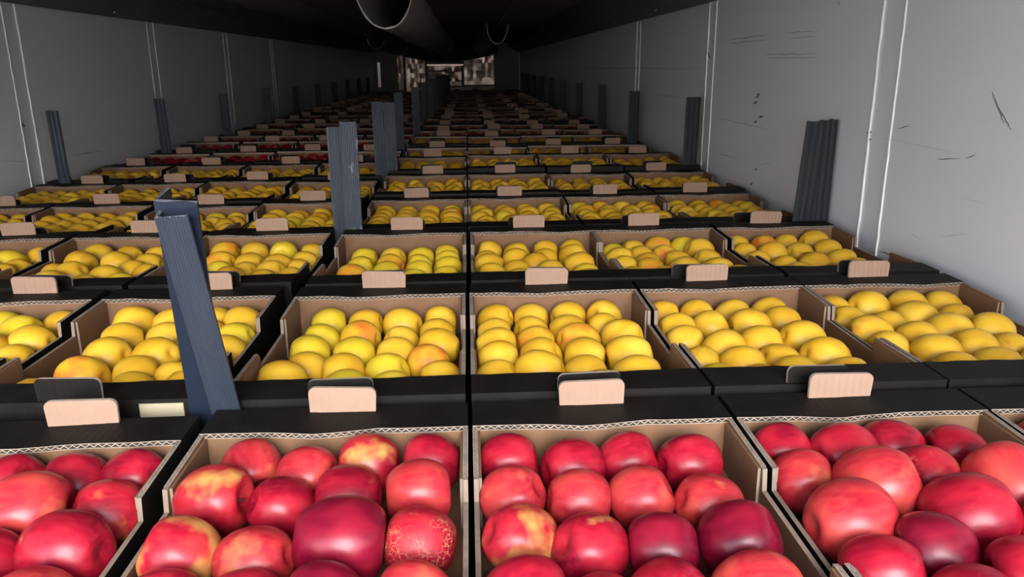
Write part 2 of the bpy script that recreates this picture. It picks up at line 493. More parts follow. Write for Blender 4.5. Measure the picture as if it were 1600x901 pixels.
# black sagging apron in front of the bulkhead
g = MB()
n = 24
for i in range(n):
    xa, xb = -1.20 + 1.72 * i / n, -1.20 + 1.72 * (i + 1) / n
    def zl(x):
        t = (x + 1.20) / 1.72
        return .20 - .135 * math.sin(math.pi * t) ** .9
    def yy(x): return 13.75 + .02 * math.sin(x * 23)
    for d in (0, .012):
        q = [(xa, yy(xa) + d, zl(xa)), (xb, yy(xb) + d, zl(xb)), (xb, yy(xb) + d, ZC), (xa, yy(xa) + d, ZC)]
        g.quad(q if d == 0 else q[::-1], 'dark_canvas')
    g.quad([(xa, yy(xa), zl(xa)), (xa, yy(xa) + .012, zl(xa)), (xb, yy(xb) + .012, zl(xb)), (xb, yy(xb), zl(xb))], 'dark_canvas')
link('canvas_apron', g.mesh('canvas_apron', True), label='black canvas apron sagging in front of the sheet metal bulkhead', cat='canvas sheet')

# ------------------------------------------------------------------ crates
H, HW, HD, LE = .100, .1475, .250, .062      # height, half width, half length, ledge depth
TH = .0062

def ledge_mesh(var):
    rr = random.Random(var * 7 + 1)
    g = MB(); n = 12
    xs = [-HW + 2 * HW * i / n for i in range(n + 1)]
    dz, dy = [], []
    kink = rr.choice([3, 5, 6, 7, 9])
    for i in range(n + 1):
        dz.append(-.0028 * max(0, 1 - abs(i - kink) / 3) + rr.uniform(-.0007, .0007))
        dy.append(-.003 * max(0, 1 - abs(i - kink) / 2.5) + rr.uniform(-.0006, .0006))
    dz[0] = dz[-1] = dy[0] = dy[-1] = 0
    ye = HD - LE
    for i in range(n):
        a, b = i, i + 1
        def P(k, y, z, e): return (xs[k], y + (dy[k] if e else 0), z + (dz[k] if e else 0))
        # black top sheet and kraft under sheet, each about a millimetre
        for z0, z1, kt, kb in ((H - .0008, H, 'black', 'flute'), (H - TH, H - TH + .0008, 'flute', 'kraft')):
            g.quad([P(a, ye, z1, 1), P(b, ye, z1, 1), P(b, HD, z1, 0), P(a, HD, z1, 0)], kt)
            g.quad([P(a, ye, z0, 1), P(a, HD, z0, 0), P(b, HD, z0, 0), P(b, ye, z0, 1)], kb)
            g.quad([P(a, ye, z0, 1), P(b, ye, z0, 1), P(b, ye, z1, 1), P(a, ye, z1, 1)], 'edge')
        g.quad([P(a, ye + .006, H - TH, 1), P(b, ye + .006, H - TH, 1), P(b, ye + .006, H, 1), P(a, ye + .006, H, 1)], 'gap_shade')  # added dark backing sheet, painted shade between the liners
        g.quad([P(b, HD, H - TH, 0), P(a, HD, H - TH, 0), P(a, HD, H, 0), P(b, HD, H, 0)], 'black')
    for s in (-1, 1):
        q = [(s * HW, ye, H - TH), (s * HW, HD, H - TH), (s * HW, HD, H), (s * HW, ye, H)]
        g.quad(q if s > 0 else q[::-1], 'black')
    led = g.mesh('ledge')
    # the fluted paper seen at the cut edge
    f = MB(); waves = 33; m = waves * 4
    prof = [0, .75, 0, -.75]
    def at(t):
        k = min(int(t * n), n - 1); u = t * n - k
        return dz[k] * (1 - u) + dz[k + 1] * u, dy[k] * (1 - u) + dy[k + 1] * u
    pts = []
    for i in range(m + 1):
        t = i / m
        a, b = at(t)
        pts.append((-HW + 2 * HW * t, ye + b + .0004, H - TH / 2 + a + (1 if i % 4 == 1 else -1 if i % 4 == 3 else 0) * (TH / 2 - .0015)))
    w = .0006
    for i in range(m):
        (xa, ya, za), (xb, yb, zb) = pts[i], pts[i + 1]
        f.quad([(xa, ya, za - w), (xb, yb, zb - w), (xb, yb, zb + w), (xa, ya, za + w)], 'edge')
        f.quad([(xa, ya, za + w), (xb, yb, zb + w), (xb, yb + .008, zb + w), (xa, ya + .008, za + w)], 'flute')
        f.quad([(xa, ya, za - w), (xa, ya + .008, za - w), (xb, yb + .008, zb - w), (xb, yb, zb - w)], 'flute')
    return led, f.mesh('fluted_edge')

def end_mesh():
    g = MB()
    g.box((-HW, HD - .005, 0), (HW, HD, H - TH), 'black', {'y0': 'kraft'})
    g.box((-HW + .006, HD - LE + .001, .004), (HW - .006, HD - LE + .006, H - TH), 'kraft')
    return g.mesh('end_panel')

LOW, HIL = .028, .172
def side_mesh(s, low=False):
    g = MB()
    zt, zl, c = H - .002, H - LOW, HD - HIL
    poly = [(-HD + .001, 0), (HD - .001, 0), (HD - .001, H - TH), (HD - LE, H - TH), (HD - LE, zt), (c, zt - .003), (c - .003, zl), (-c + .003, zl), (-c, zt - .003), (-HD + LE, zt), (-HD + LE, H - TH), (-HD + .001, H - TH)]
    x0, x1 = (HW - .0048, HW) if s > 0 else (-HW, -HW + .0048)
    g.prism(poly, x0, x1, 0, 'edge_side', 'kraft' if s > 0 else 'black', 'black' if s > 0 else 'kraft')
    if not low:   # the inner corner flaps doubling the high ends
        for e in (-1, 1):
            y0, y1 = sorted((e * (HD - LE), e * (c + .004)))
            xa, xb = (HW - .0080, HW - .0050) if s > 0 else (-HW + .0050, -HW + .0080)
            g.box((xa, y0, .006), (xb, y1, H - .006), 'kraft', {'y0': 'edge_side', 'y1': 'edge_side'})
    return g.mesh('side_panel')

def side_flute(s):
    f = MB(); w = .0005
    xm = s * (HW - .0024)
    for e in (-1, 1):
        ya, yb = e * (HD - LE), e * (HD - HIL + .004)
        m = 48
        pts = [(xm + (1 if i % 4 == 1 else -1 if i % 4 == 3 else 0) * .0015, ya + (yb - ya) * i / m, H - .0014 - .003 * i / m) for i in range(m + 1)]
        for i in range(m):
            (xa, y0, za), (xb, y1, zb) = pts[i], pts[i + 1]
            f.quad([(xa - w, y0, za), (xa + w, y0, za), (xb + w, y1, zb), (xb - w, y1, zb)][::(1 if (yb > ya) else -1)], 'edge')
        # paler liners either side
        for d in (-.0021, .0021):
            q = [(xm + d - .0005, ya, H - .0013), (xm + d + .0005, ya, H - .0013), (xm + d + .0005, yb, H - .0043), (xm + d - .0005, yb, H - .0043)]
            f.quad(q[::(1 if (yb > ya) else -1)], 'edge')
    return f.mesh('fluted_edge')

def tab_poly(w=.039, h0=-.004, h1=.030, r=.008):
    p = [(-w + .001, h0), (w - .001, h0)]
    for k in range(5):
        a = math.pi / 2 * k / 4
        p.append((w - r + r * math.cos(a), H * 0 + h1 - r + r * math.sin(a)))
    for k in range(5):
        a = math.pi / 2 + math.pi / 2 * k / 4
        p.append((-w + r + r * math.cos(a), h1 - r + r * math.sin(a)))
    return p
def tab_mesh():
    g = MB()
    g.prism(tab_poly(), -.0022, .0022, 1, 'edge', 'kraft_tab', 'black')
    return g.mesh('tab')
def bottom_mesh(z):
    g = MB(); g.box((-HW + .005, -HD + .006, .001), (HW - .005, HD - .006, z), 'kraft'); return g.mesh('bottom')
def body_mesh(tabs):
    g = MB()
    g.box((-HW + .005, -HD + .006, 0), (HW - .005, HD - .006, .026), 'kraft')
    for e in (-1, 1):
        y0, y1 = sorted((e * HD, e * (HD - .005)))
        g.box((-HW, y0, 0), (HW, y1, H - TH), 'black')
        y0, y1 = sorted((e * (HD - LE + .001), e * (HD - LE + .006)))
        g.box((-HW + .006, y0, .004), (HW - .006, y1, H - TH), 'kraft')
        y0, y1 = sorted((e * HD, e * (HD - LE)))
        g.box((-HW, y0, H - TH), (HW, y1, H), 'black', {'y0' if e > 0 else 'y1': 'edge', 'z0': 'kraft'})
        x0, x1 = sorted((e * HW, e * (HW - .005)))
        g.prism([(-HD, 0), (HD, 0), (HD, H - .007), (HD - HIL, H - .007), (HD - HIL, H - LOW), (-HD + HIL, H - LOW), (-HD + HIL, H - .007), (-HD, H - .007)], x0, x1, 0, 'edge', 'kraft' if e > 0 else 'black', 'black' if e > 0 else 'kraft')
        if tabs:
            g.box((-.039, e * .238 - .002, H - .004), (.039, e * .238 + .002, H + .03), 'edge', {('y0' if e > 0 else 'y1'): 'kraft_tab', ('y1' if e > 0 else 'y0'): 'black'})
    return g.mesh('apple_crate')

LEDGES = [ledge_mesh(v) for v in range(5)]
END, SIDE, SFL, TAB = end_mesh(), {s: side_mesh(s) for s in (-1, 1)}, {s: side_flute(s) for s in (-1, 1)}, tab_mesh()
BOT, BOT0 = bottom_mesh(.0265), bottom_mesh(.0380)
BODY, BODYT = body_mesh(False), body_mesh(True)
ST = MB(); ST.box((-.026, -.0006, -.011), (.026, .0006, .011), 'sticker'); STICKER = ST.mesh('sticker')

RXC, LXC = [-.155, .146, .446, .746], [-.479, -.790, -1.100, -1.412]
REAR = {'R': {0: .866, 1: 1.382, 2: 1.906, 3: 2.488, 4: 2.995, 5: 3.502}, 'L': {0: .850, 1: 1.390, 2: 1.925, 3: 2.455, 4: 2.960, 5: 3.500}}
RIM = {'R': {0: -.387, 1: -.382, 2: -.383, 3: -.396, 4: -.392, 5: -.378}, 'L': {0: -.386, 1: -.381, 2: -.383, 3: -.400, 4: -.401, 5: -.403}}
NROW = 25
hr = random.Random(5)
for sd in 'RL':
    for r in range(6, NROW):
        k = (r - 5) // 2
        if (r - 5) % 2 == 0:
            base = 3.502 + 1.055 * k
            pz = hr.uniform(-.398, -.383)
        else:
            base = 3.502 + 1.055 * k + .512
            pz = hr.uniform(-.400, -.385)
        REAR[sd][r], RIM[sd][r] = base + hr.uniform(-.008, .008), pz - (.014 if sd == 'L' else 0)
TABX = {(0, 'R'): [.012, .004, -.022, .0], (0, 'L'): [.0, .0, .0, .0]}
TABX.update({(0, 'R'): [.002, -.006, -.006, 0], (0, 'L'): [.024, 0, 0, 0], (1, 'R'): [.002, -.008, -.014, -.007], (1, 'L'): [.022, .03, .01, 0], (2, 'R'): [.004, -.004, -.012, -.010], (2, 'L'): [0, .009, .019, .01], (3, 'R'): [-.012, -.016, -.012, -.019], (3, 'L'): [-.006, -.005, -.004, 0], (4, 'R'): [.022, -.006, -.018, -.03], (4, 'L'): [0, .015, .028, .04]})
def where(sd, c):
    return {'R': ['first right of gap', 'second right of gap', 'third right of gap', 'beside right wall'], 'L': ['first left of gap', 'second left of gap', 'third left of gap', 'beside left wall']}[sd][c]
def fruit(sd, r):
    if r == 0: return 'red'
    if sd == 'L': return 'red' if r >= 6 else 'yellow'
    return 'red' if r >= 8 else 'yellow'

crates = {}
stack = MB()
for r in range(NROW):
    for sd in 'RL':
        for c in range(4):
            rr = random.Random(r * 50 + c * 3 + (sd == 'R') * 7)
            x = (RXC if sd == 'R' else LXC)[c] + (rr.uniform(-.003, .003) if r else 0) - (.008 if (r, sd) == (1, 'L') else -.016 if (r, sd) == (0, 'L') else 0)
            yb, zr = REAR[sd][r], RIM[sd][r] + (rr.uniform(-.004, .004) if r > 2 else 0)
            loc = (x, yb - HD, zr - H)
            rot = (0, 0, rr.uniform(-.006, .006))
            lab = '%s of %s apples, %s row from the front, %s' % ('black cardboard crate' if r < 20 else 'black crate', fruit(sd, r), ORD[r], where(sd, c))
            kw = dict(loc=loc, rot=rot, label=lab, cat='crate', group='open apple crates filling the trailer')
            rt = TABX.get((r, sd), [rr.uniform(-.02, .02) for _ in range(4)])
            rt = rt[c] if c < len(rt) else rr.uniform(-.02, .02)
            if r <= 5:
                t = link('apple_crate', None, **kw)
                link('bottom', BOT if r else BOT0, t)
                for s in (-1, 1):
                    p = link('side_panel', SIDE[s], t)
                    link('fluted_edge', SFL[s], p, kind='stuff')
                for e in (1, -1):
                    p = link('end_panel', END, t, rot=(0, 0, 0 if e > 0 else math.pi))
                    v = rr.randrange(5)
                    link('ledge', LEDGES[v][0], p)
                    link('fluted_edge', LEDGES[v][1], p, kind='stuff')
                    tx = rt if e > 0 else -(TABX.get((r - 1, sd), [0] * 4) + [0] * 4)[c] + rr.uniform(-.006, .014)
                    if e < 0 and (r, sd, c) == (1, 'L', 0): tx = -.006
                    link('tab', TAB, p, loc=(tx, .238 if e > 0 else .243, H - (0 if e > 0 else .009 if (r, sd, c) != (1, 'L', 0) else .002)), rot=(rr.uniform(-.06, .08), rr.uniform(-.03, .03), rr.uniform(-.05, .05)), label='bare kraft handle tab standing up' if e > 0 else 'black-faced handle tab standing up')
                    if e < 0 and (r, sd, c) == (1, 'L', 0):
                        link('sticker', STICKER, p, loc=(-.114, HD + .0007, H - .016), label='plain beige paper sticker')
            elif r <= 12:
                t = link('apple_crate', BODY, **kw)
                for e in (1, -1):
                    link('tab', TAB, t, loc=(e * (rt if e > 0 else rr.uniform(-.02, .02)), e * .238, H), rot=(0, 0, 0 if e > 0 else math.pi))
                if (r, sd, c) == (6, 'R', 0):
                    link('sticker', STICKER, t, loc=(.075, -HD - .0007, H - .022))
            else:
                t = link('apple_crate', BODYT, **kw)
            crates[(r, sd, c)] = t
            z1 = zr - H - .0005
            for k in range(3):
                stack.box((x - .142, yb - 2 * HD + .004, z1 - .13 * (k + 1) + .004), (x + .142, yb - .004, z1 - .13 * k), 'black')
            stack.box((x - .142, yb - 2 * HD + .004, ZF), (x + .142, yb - .004, z1 - .39), 'black')
link('stacked_crates', stack.mesh('stacked_crates'), label='lower layers of black cardboard crates hidden in shadow under the top layer', cat='crates', kind='stuff')

# ------------------------------------------------------------------ corner posts (L-shaped plastic edge boards)
def post_mesh(w, h, ribs, key, seed, a=.0032):
    """L profile: one flange along +x on the y = 0 face, the other along +y; ribbed outside; origin at the lower outer corner"""
    rr = random.Random(seed)
    out = []
    n = ribs * 2
    fx = [(w - w * i / n, (0 if i % 2 else -.0007)) for i in range(n)]
    fy = [((0 if i % 2 == 0 else -.0007), w * i / n) for i in range(n + 1)]
    prof = fx + fy + [(a, w), (a, a), (w, a)]
    g = MB()
    m = len(prof)
    nz = 6
    for j in range(nz + 1):
        z = h * j / nz
        for (x, y) in prof:
            zz = z + (rr.uniform(-.0014, .0012) if j == nz else 0)
            g.v.append((x, y, zz))
    for j in range(nz):
        for i in range(m):
            k = (i + 1) % m
            g.f.append((j * m + k, j * m + i, (j + 1) * m + i, (j + 1) * m + k)); g.k.append(key)
    g.f.append(tuple(range(nz * m, (nz + 1) * m))[::-1]); g.k.append('scrape')
    me = g.mesh('corner_post')
    return me
PM = {}
def post(x, y, yaw, leanx, leany, label, w=.052, h=.40, key='post', top=-.135, ribs=9, group='plastic corner posts'):
    """x, y: where the outer corner stands at crate-rim height (-.39); top: height of its top"""
    kk = (round(w, 3), key, ribs)
    if kk not in PM:
        PM[kk] = post_mesh(w, h, ribs, key, len(PM))
    up = Vector((leanx, leany, 1)).normalized()
    R = up.to_track_quat('Z', 'Y').to_matrix().to_4x4()
    q = Vector((0, 0, 1)).rotation_difference(up).to_matrix().to_4x4() @ Matrix.Rotation(yaw, 4, 'Z')
    o = link('corner_post', PM[kk], label=label, cat='corner post', group=group)
    base = Vector((x, y, -.39)) + up * ((top - h * up.z + .39) / up.z)
    o.matrix_world = Matrix.Translation(base) @ q
    return o
PI = math.pi
# centre gap
def gapY(k, sd='R'): return REAR[sd][2 * k] + .020
post(-.3095, .8705, 0, -.05, -.25, 'ribbed slate-blue plastic corner post, nearest in the middle gap, leaning hard over', w=.034, top=-.147, ribs=11)
post(-.3365, .8765, 0, .04, -.20, 'smooth slate-blue plastic corner post, shade painted in, standing behind the nearest leaning one', w=.044, top=-.132, ribs=2, key='post_shaded')
post(-.336, 1.932, .12, -.004, .0, 'slate-blue corner post, second spot in the middle gap, darker of the close pair', w=.040, top=-.140)
post(-.306, 1.922, -.10, .005, .0, 'scraped slate-blue corner post, second spot in the middle gap, right of the close pair', w=.042, top=-.126, key='post_scraped')
post(-.354, gapY(2) + .010, 0, -.005, .0, 'dark corner post, third spot in the middle gap, left of two', w=.041, top=-.128)
post(-.310, gapY(2), 0, -.005, .0, 'bluish corner post, third spot in the middle gap, right of two', w=.041, top=-.130)
post(-.360, gapY(3), 0, -.004, .0, 'bluish corner post standing alone fourth along the middle gap', w=.041, top=-.126)
post(-.346, gapY(4), 0, .0, .0, 'bluish corner post standing alone fifth along the middle gap', w=.05, top=-.128)
for k in range(5, 12):
    for j, (x, nm) in enumerate(((-.352, 'left'), (-.300, 'right'))):
        post(x, gapY(k) + .004 * j, 0, hr.uniform(-.01, .01), 0, 'dark corner post, %s spot along the middle gap, %s of two' % (ORD[k], nm), w=.046, top=-.125 + hr.uniform(-.012, .012), key='post_dark', ribs=3)
# along the right wall
post(.872, 1.930, PI / 2, .06, 0, 'dark grey corner post nearest on the scuffed right wall, tilted, left of the pair', w=.050, top=-.140, key='post_dark', ribs=3)
post(.918, 1.938, PI / 2, .0, 0, 'dark grey corner post nearest on the scuffed right wall, upright, right of the pair', w=.045, top=-.136, key='post_dark', ribs=3)
for k, x in ((2, .886), (3, .873), (4, .885), (5, .884), (6, .88), (7, .884), (8, .88), (9, .884), (10, .88), (11, .884)):
    post(x, gapY(k) + .012, PI / 2, hr.uniform(-.01, .03), 0, 'dark corner post, %s from the doors along the right wall' % ORD[k - 1 + 0], w=.055 if k < 4 else .05, top=-.128 + hr.uniform(-.01, .01), key='post_dark', ribs=3)
# along the left wall
for k in range(2, 12):
    post(-1.512 if k == 2 else -1.528, gapY(k, 'L') + .004, 0, -.02 if k < 5 else hr.uniform(-.02, .02), 0, 'dark corner post, %s of those visible along the shaded left wall' % ORD[k - 2], w=.043 if k == 2 else .05, top=-.145 if k < 4 else -.165 + hr.uniform(-.01, .01), key='post' if k < 6 else 'post_dark', ribs=3)


# ------------------------------------------------------------------ apples
def apple_profile(seed, seg, rings, blocky=True):
    rr = random.Random(seed)
    hgt = rr.uniform(.86, .98)
    sh = rr.uniform(.0, .10)            # shoulders wider than the base
    lob = rr.uniform(.008, .03)
    ph0 = rr.uniform(0, 6)
    asym = rr.uniform(-.05, .05)
    V = []
    for j in range(rings + 1):
        p = math.pi * j / rings
        sp, cp = math.sin(p), math.cos(p)
        r = sp ** (.92 if blocky else 1.0) * (1 + sh * cp * .8 - .03)
        z = hgt * (abs(cp) ** (.94 if blocky else 1.0)) * (1 if cp > 0 else -1)
        z -= .34 * math.exp(-(p / .34) ** 2)
        z += .20 * math.exp(-((math.pi - p) / .30) ** 2)
        for i in range(seg):
            a = 2 * math.pi * i / seg
            k = 1 + lob * math.cos(5 * a + ph0) * (1 - cp) * .8 + .02 * math.cos(2 * a + ph0 * 2)
            V.append((r * k * math.cos(a), r * k * math.sin(a) , z + asym * r * math.cos(a + ph0)))
    F = []
    for j in range(rings):
        for i in range(seg):
            a, b = j * seg + i, j * seg + (i + 1) % seg
            c, d = (j + 1) * seg + (i + 1) % seg, (j + 1) * seg + i
            if j == 0: F.append((a, d, c))
            elif j == rings - 1: F.append((a, d, b))
            else: F.append((a, d, c, b))
    V = np.array(V)
    V[:, :2] /= np.sqrt(V[:, 0] ** 2 + V[:, 1] ** 2).max()
    V[:, 2] = (V[:, 2] - (V[:, 2].max() + V[:, 2].min()) / 2) / ((V[:, 2].max() - V[:, 2].min()) / 2) * (.88 + (hgt - .86) * .7)
    return V, F

SHAPES = {}
def apple_mesh(color, look, shape, res):
    k = (color, look, shape, res)
    if k not in SHAPES:
        seg, rings = {0: (30, 22), 1: (22, 16), 2: (14, 10)}[res]
        V, F = apple_profile(shape, seg, rings, color == 'red')
        me = bpy.data.meshes.new('%s_apple' % color)
        me.from_pydata(V.tolist(), [], F)
        me.materials.append((RED if color == 'red' else YELLOW)[look])
        me.polygons.foreach_set('use_smooth', [True] * len(F))
        me.update()
        SHAPES[k] = me
    return SHAPES[k]
g = MB(); g.tube([(0, 0, .50), (.01, .0, .64), (.025, .01, .78), (.05, .02, .90)], .035, 'stem', 6); STEM = g.mesh('stem', True)
g = MB()
for k in range(5):
    a = 2 * PI * k / 5
    g.prism([(-.05, 0), (.05, 0), (0, .16)], -.008, .008, 2, 'calyx')
    for q in range(len(g.v) - 6, len(g.v)):
        x, y, z = g.v[q]
        y += .01
        g.v[q] = (x * math.cos(a) - y * math.sin(a), x * math.sin(a) + y * math.cos(a), -.74 - z - y * .25)
CALYX = g.mesh('calyx')

APPLES = {
    'r0L0': [(-78,156,33.0),(-15,156,33.0),(46,156,33.0),(108,156,33.0),(-33,95,33.2),(37,86,40.6),(107,92,33.9),(37,14,33.0),(103,23,37.6),(108,-45,33.0),(45,-50,33.0)],
    'r0R0': [(-84,155,33.7),(-104,89,36.9),(-105,-3,35.9),(-98,-69,33.0),(-21,138,33.0),(42,155,34.4),(108,156,33.0),(-35,75,33.0),(29,90,34.2),(97,90,35.4),(-38,-10,33.0),(33,4,41.7),(105,9,33.5),(-33,-74,33.0),(31,-68,33.1),(105,-72,33.0)],
    'r0R1': [(-108,152,33.0),(-42,135,33.0),(22,149,33.0),(85,139,33.0),(-108,82,33.0),(-45,70,33.0),(19,72,33.0),(81,55,33.0),(-107,7,33.4),(-46,-14,34.3),(20,-16,33.9),(90,-13,37.5),(-108,-69,33.0),(-51,-98,33.0),(10,-80,33.0),(78,-87,37.0)],
    'r0R2': [(-108,156,33.0),(-44,139,36.1),(21,156,33.5),(84,140,33.0),(-108,93,33.0),(-46,61,41.3),(20,90,34.5),(83,54,40.7),(-101,6,40.0),(-45,-39,36.0),(14,7,41.3),(83,-22,36.5),(-106,-66,34.3),(-58,-112,35.3),(10,-88,38.5)],
    'r1L1': [(11,156,33.0),(62,116,35.0),(109,157,31.9),(10,81,30.0),(50,34,35.6),(106,67,34.6),(61,-28,30.5),(111,4,30.0),(111,-54,30.0),(111,-112,30.0)],
    'r1L0': [(-80,151,35.5),(-64,63,35.0),(-55,-11,36.0),(-56,-88,36.0),(-49,-151,30.0),(-1,79,31.9),(14,-8,34.4),(10,-75,32.7),(27,-135,31.9),(69,-88,30.0),(48,157,32.2),(106,138,34.6),(55,98,30.4),(109,73,32.0),(56,39,31.0),(109,12,31.6),(110,-48,30.3),(-14,142,34.0)],
    'r1R0': [(-84,147,31.8),(-21,149,30.5),(42,140,31.8),(103,159,30.0),(-85,70,31.3),(-20,69,33.3),(44,55,30.0),(102,87,30.1),(-90,7,32.6),(-21,-12,33.6),(43,-5,31.5),(106,26,32.1),(-84,-53,30.0),(-28,-75,32.3),(36,-74,31.7),(94,-44,31.2),(-106,-111,34.9),(-14,-136,31.8),(46,-138,30.4),(110,-101,30.0),(-69,-159,30.0),(101,-159,30.0)],
    'r1R1': [(-103,158,30.5),(-41,159,30.0),(21,157,31.5),(86,158,31.4),(-109,81,30.0),(-48,88,30.0),(14,88,31.0),(73,100,30.0),(-108,20,32.6),(-46,29,31.6),(21,26,34.0),(95,42,33.4),(-108,-43,33.1),(-42,-34,33.0),(23,-40,33.6),(89,-45,35.0),(-111,-103,30.0),(-49,-99,35.0),(14,-100,30.5),(84,-131,35.2),(-98,-159,30.0),(-34,-159,30.0),(26,-158,31.2)],
    'r1R2': [(-111,159,30.0),(-52,159,30.2),(7,148,31.1),(75,158,31.2),(-109,79,31.9),(-49,89,31.5),(14,73,34.9),(77,96,32.2),(-109,18,31.4),(-65,-28,34.5),(0,-11,34.8),(68,-1,36.0),(-111,-71,30.0),(-55,-93,33.1),(4,-74,30.8),(69,-79,36.0),(-111,-142,30.0),(-54,-157,32.0),(6,-136,32.7),(69,-154,34.6)],
    'r1R3': [(-109,158,31.4),(-46,153,35.8),(24,153,36.0),(91,156,33.1),(-110,97,31.1),(-58,67,30.8),(4,87,36.0),(78,93,31.9),(-106,23,34.6),(-46,-5,34.0),(17,18,36.0),(87,13,36.0),(-109,-41,31.8),(-55,-75,35.7),(12,-57,36.0),(76,-49,30.0),(-68,-141,33.8),(2,-129,34.3),(83,-107,30.0)],
    'r2L2': [(10,115,32.3),(70,91,35.2),(109,141,31.8),(57,19,33.0),(111,46,30.0),(109,-73,31.2),(109,-13,31.4),(111,-133,30.0)],
    'r2L1': [(-71,139,34.9),(7,121,33.5),(69,127,31.3),(-69,56,36.0),(11,42,36.0),(72,65,30.8),(-47,-40,35.8),(35,-70,34.8),(63,-2,31.7),(109,-42,31.4),(-56,-110,36.0),(27,-137,34.0),(100,-143,35.4)],
    'r2L0': [(-92,156,33.2),(-20,135,34.5),(48,131,34.7),(110,144,30.5),(-70,47,34.2),(-4,36,33.4),(61,21,32.7),(111,62,30.0),(-56,-13,30.0),(1,-25,30.0),(59,-43,32.8),(111,-13,30.0),(-111,-31,30.0),(-8,-102,34.7),(59,-116,32.7),(111,-84,30.0)],
    'r2R0': [(-84,107,30.3),(-19,104,30.0),(43,99,30.0),(103,121,30.0),(-82,24,30.0),(-18,31,30.7),(43,33,30.0),(104,63,30.0),(-88,-68,33.3),(-21,-42,31.6),(45,-25,30.0),(106,5,30.0),(-93,-153,30.0),(-27,-121,30.0),(42,-100,30.0),(108,-77,30.0),(98,-134,30.0)],
    'r2R1': [(-104,142,31.3),(-40,118,31.9),(27,139,31.0),(90,146,30.5),(-110,53,30.0),(-46,56,32.2),(20,66,30.0),(86,79,32.4),(-106,-9,34.3),(-49,-46,30.6),(17,-61,32.3),(85,-16,34.3),(-107,-90,33.7),(-48,-108,30.0),(22,-121,30.0),(94,-78,30.0)],
    'r2R2': [(-111,100,30.0),(-60,129,30.0),(6,154,31.9),(67,158,30.5),(-108,37,32.7),(-56,71,30.0),(2,75,30.0),(88,99,34.9),(-111,-24,30.0),(-51,3,30.0),(18,19,30.0),(83,14,31.6),(-111,-116,30.0),(-60,-56,31.8),(10,-70,34.0),(79,-82,33.4),(-43,-114,30.0)],
    'r2R3': [(-109,148,31.7),(-48,145,31.7),(15,158,31.3),(81,154,35.4),(-111,83,30.0),(-62,42,35.1),(6,59,31.7),(74,64,34.3),(-111,2,30.0),(-73,-49,30.0),(-12,-69,35.9),(63,-33,34.3),(-63,-107,30.0),(66,-97,32.0)],
}
LOOK = {
    'r0L0': 'crimson crimson crimson crimson coral coral patched crimson crimson coral dark',
    'r0R0': 'coral patched patched crimson coral patched crimson crimson crimson coral coral dark netted crimson dark coral',
    'r0R1': 'crimson crimson crimson crimson coral coral coral coral patched crimson dark dark crimson crimson crimson coral',
    'r0R2': 'crimson crimson crimson crimson coral coral netted coral coral dark crimson crimson crimson crimson crimson',
}
SPEC = {'r1L0': {3: 'blushed'}, 'r1R0': {5: 'blushed', 15: 'blushed', 0: 'greenish', 4: 'greenish', 8: 'greenish', 14: 'greenish', 9: 'greenish', 18: 'greenish', 20: 'blushed', 21: 'blushed', 17: 'greenish'},
        'r2R0': {0: 'greenish', 1: 'plain', 2: 'greenish', 3: 'greenish', 4: 'greenish', 5: 'blushed', 6: 'greenish', 7: 'greenish', 8: 'blushed', 9: 'greenish', 10: 'greenish', 11: 'greenish', 14: 'greenish', 15: 'greenish', 16: 'blushed'},
        'r1R3': {6: 'russeted', 8: 'blushed'}, 'r1R2': {8: 'russeted', 0: 'blushed', 12: 'russeted'}, 'r2R2': {2: 'blushed', 6: 'blushed'}, 'r2L2': {1: 'greenish'}, 'r1L1': {1: 'greenish', 0: 'greenish', 7: 'russeted'}, 'r2L0': {2: 'greenish', 0: 'blushed'}}
# stem axis directions where the photograph shows the stem or the eye: (sign: +1 stem end, -1 eye end towards the given direction)
AXIS = {('r0R2', 7): (-1, (.1, -.85, -.5)), ('r0R1', 14): (-1, (.55, -.5, .65)), ('r0R0', 1): (1, (.96, -.2, .15)), ('r0R0', 0): (1, (.45, -.75, -.3)), ('r1R1', 3): (1, (-.75, -.5, .3)), ('r2L0', 2): (1, (.0, -.8, .35))}

tmpl = {}
def low_template(res):
    if res not in tmpl:
        V, F = apple_profile(3, *((12, 8) if res == 0 else (8, 6)))
        T = []
        for q in F:
            T.append(q[:3])
            if len(q) == 4: T.append((q[0], q[2], q[3]))
        tmpl[res] = (V, np.array(T))
    return tmpl[res]
HEAPM = {'red': mottled('red_apple_skin', (.22, .004, .018), (.42, .02, .03), 14, .38), 'yellow': mottled('yellow_apple_skin', (.58, .31, .015), (.66, .40, .03), 14, .42)}
heap = {'red': [], 'yellow': []}
def to_heap(color, p, R, rr, res):
    V, T = low_template(res)
    m = np.array(Matrix.Rotation(rr.uniform(0, 6.3), 3, 'Z') @ Matrix.Rotation(rr.uniform(1.0, 2.1), 3, 'X'))
    heap[color].append(((V @ m.T) * R + np.array(p), T))

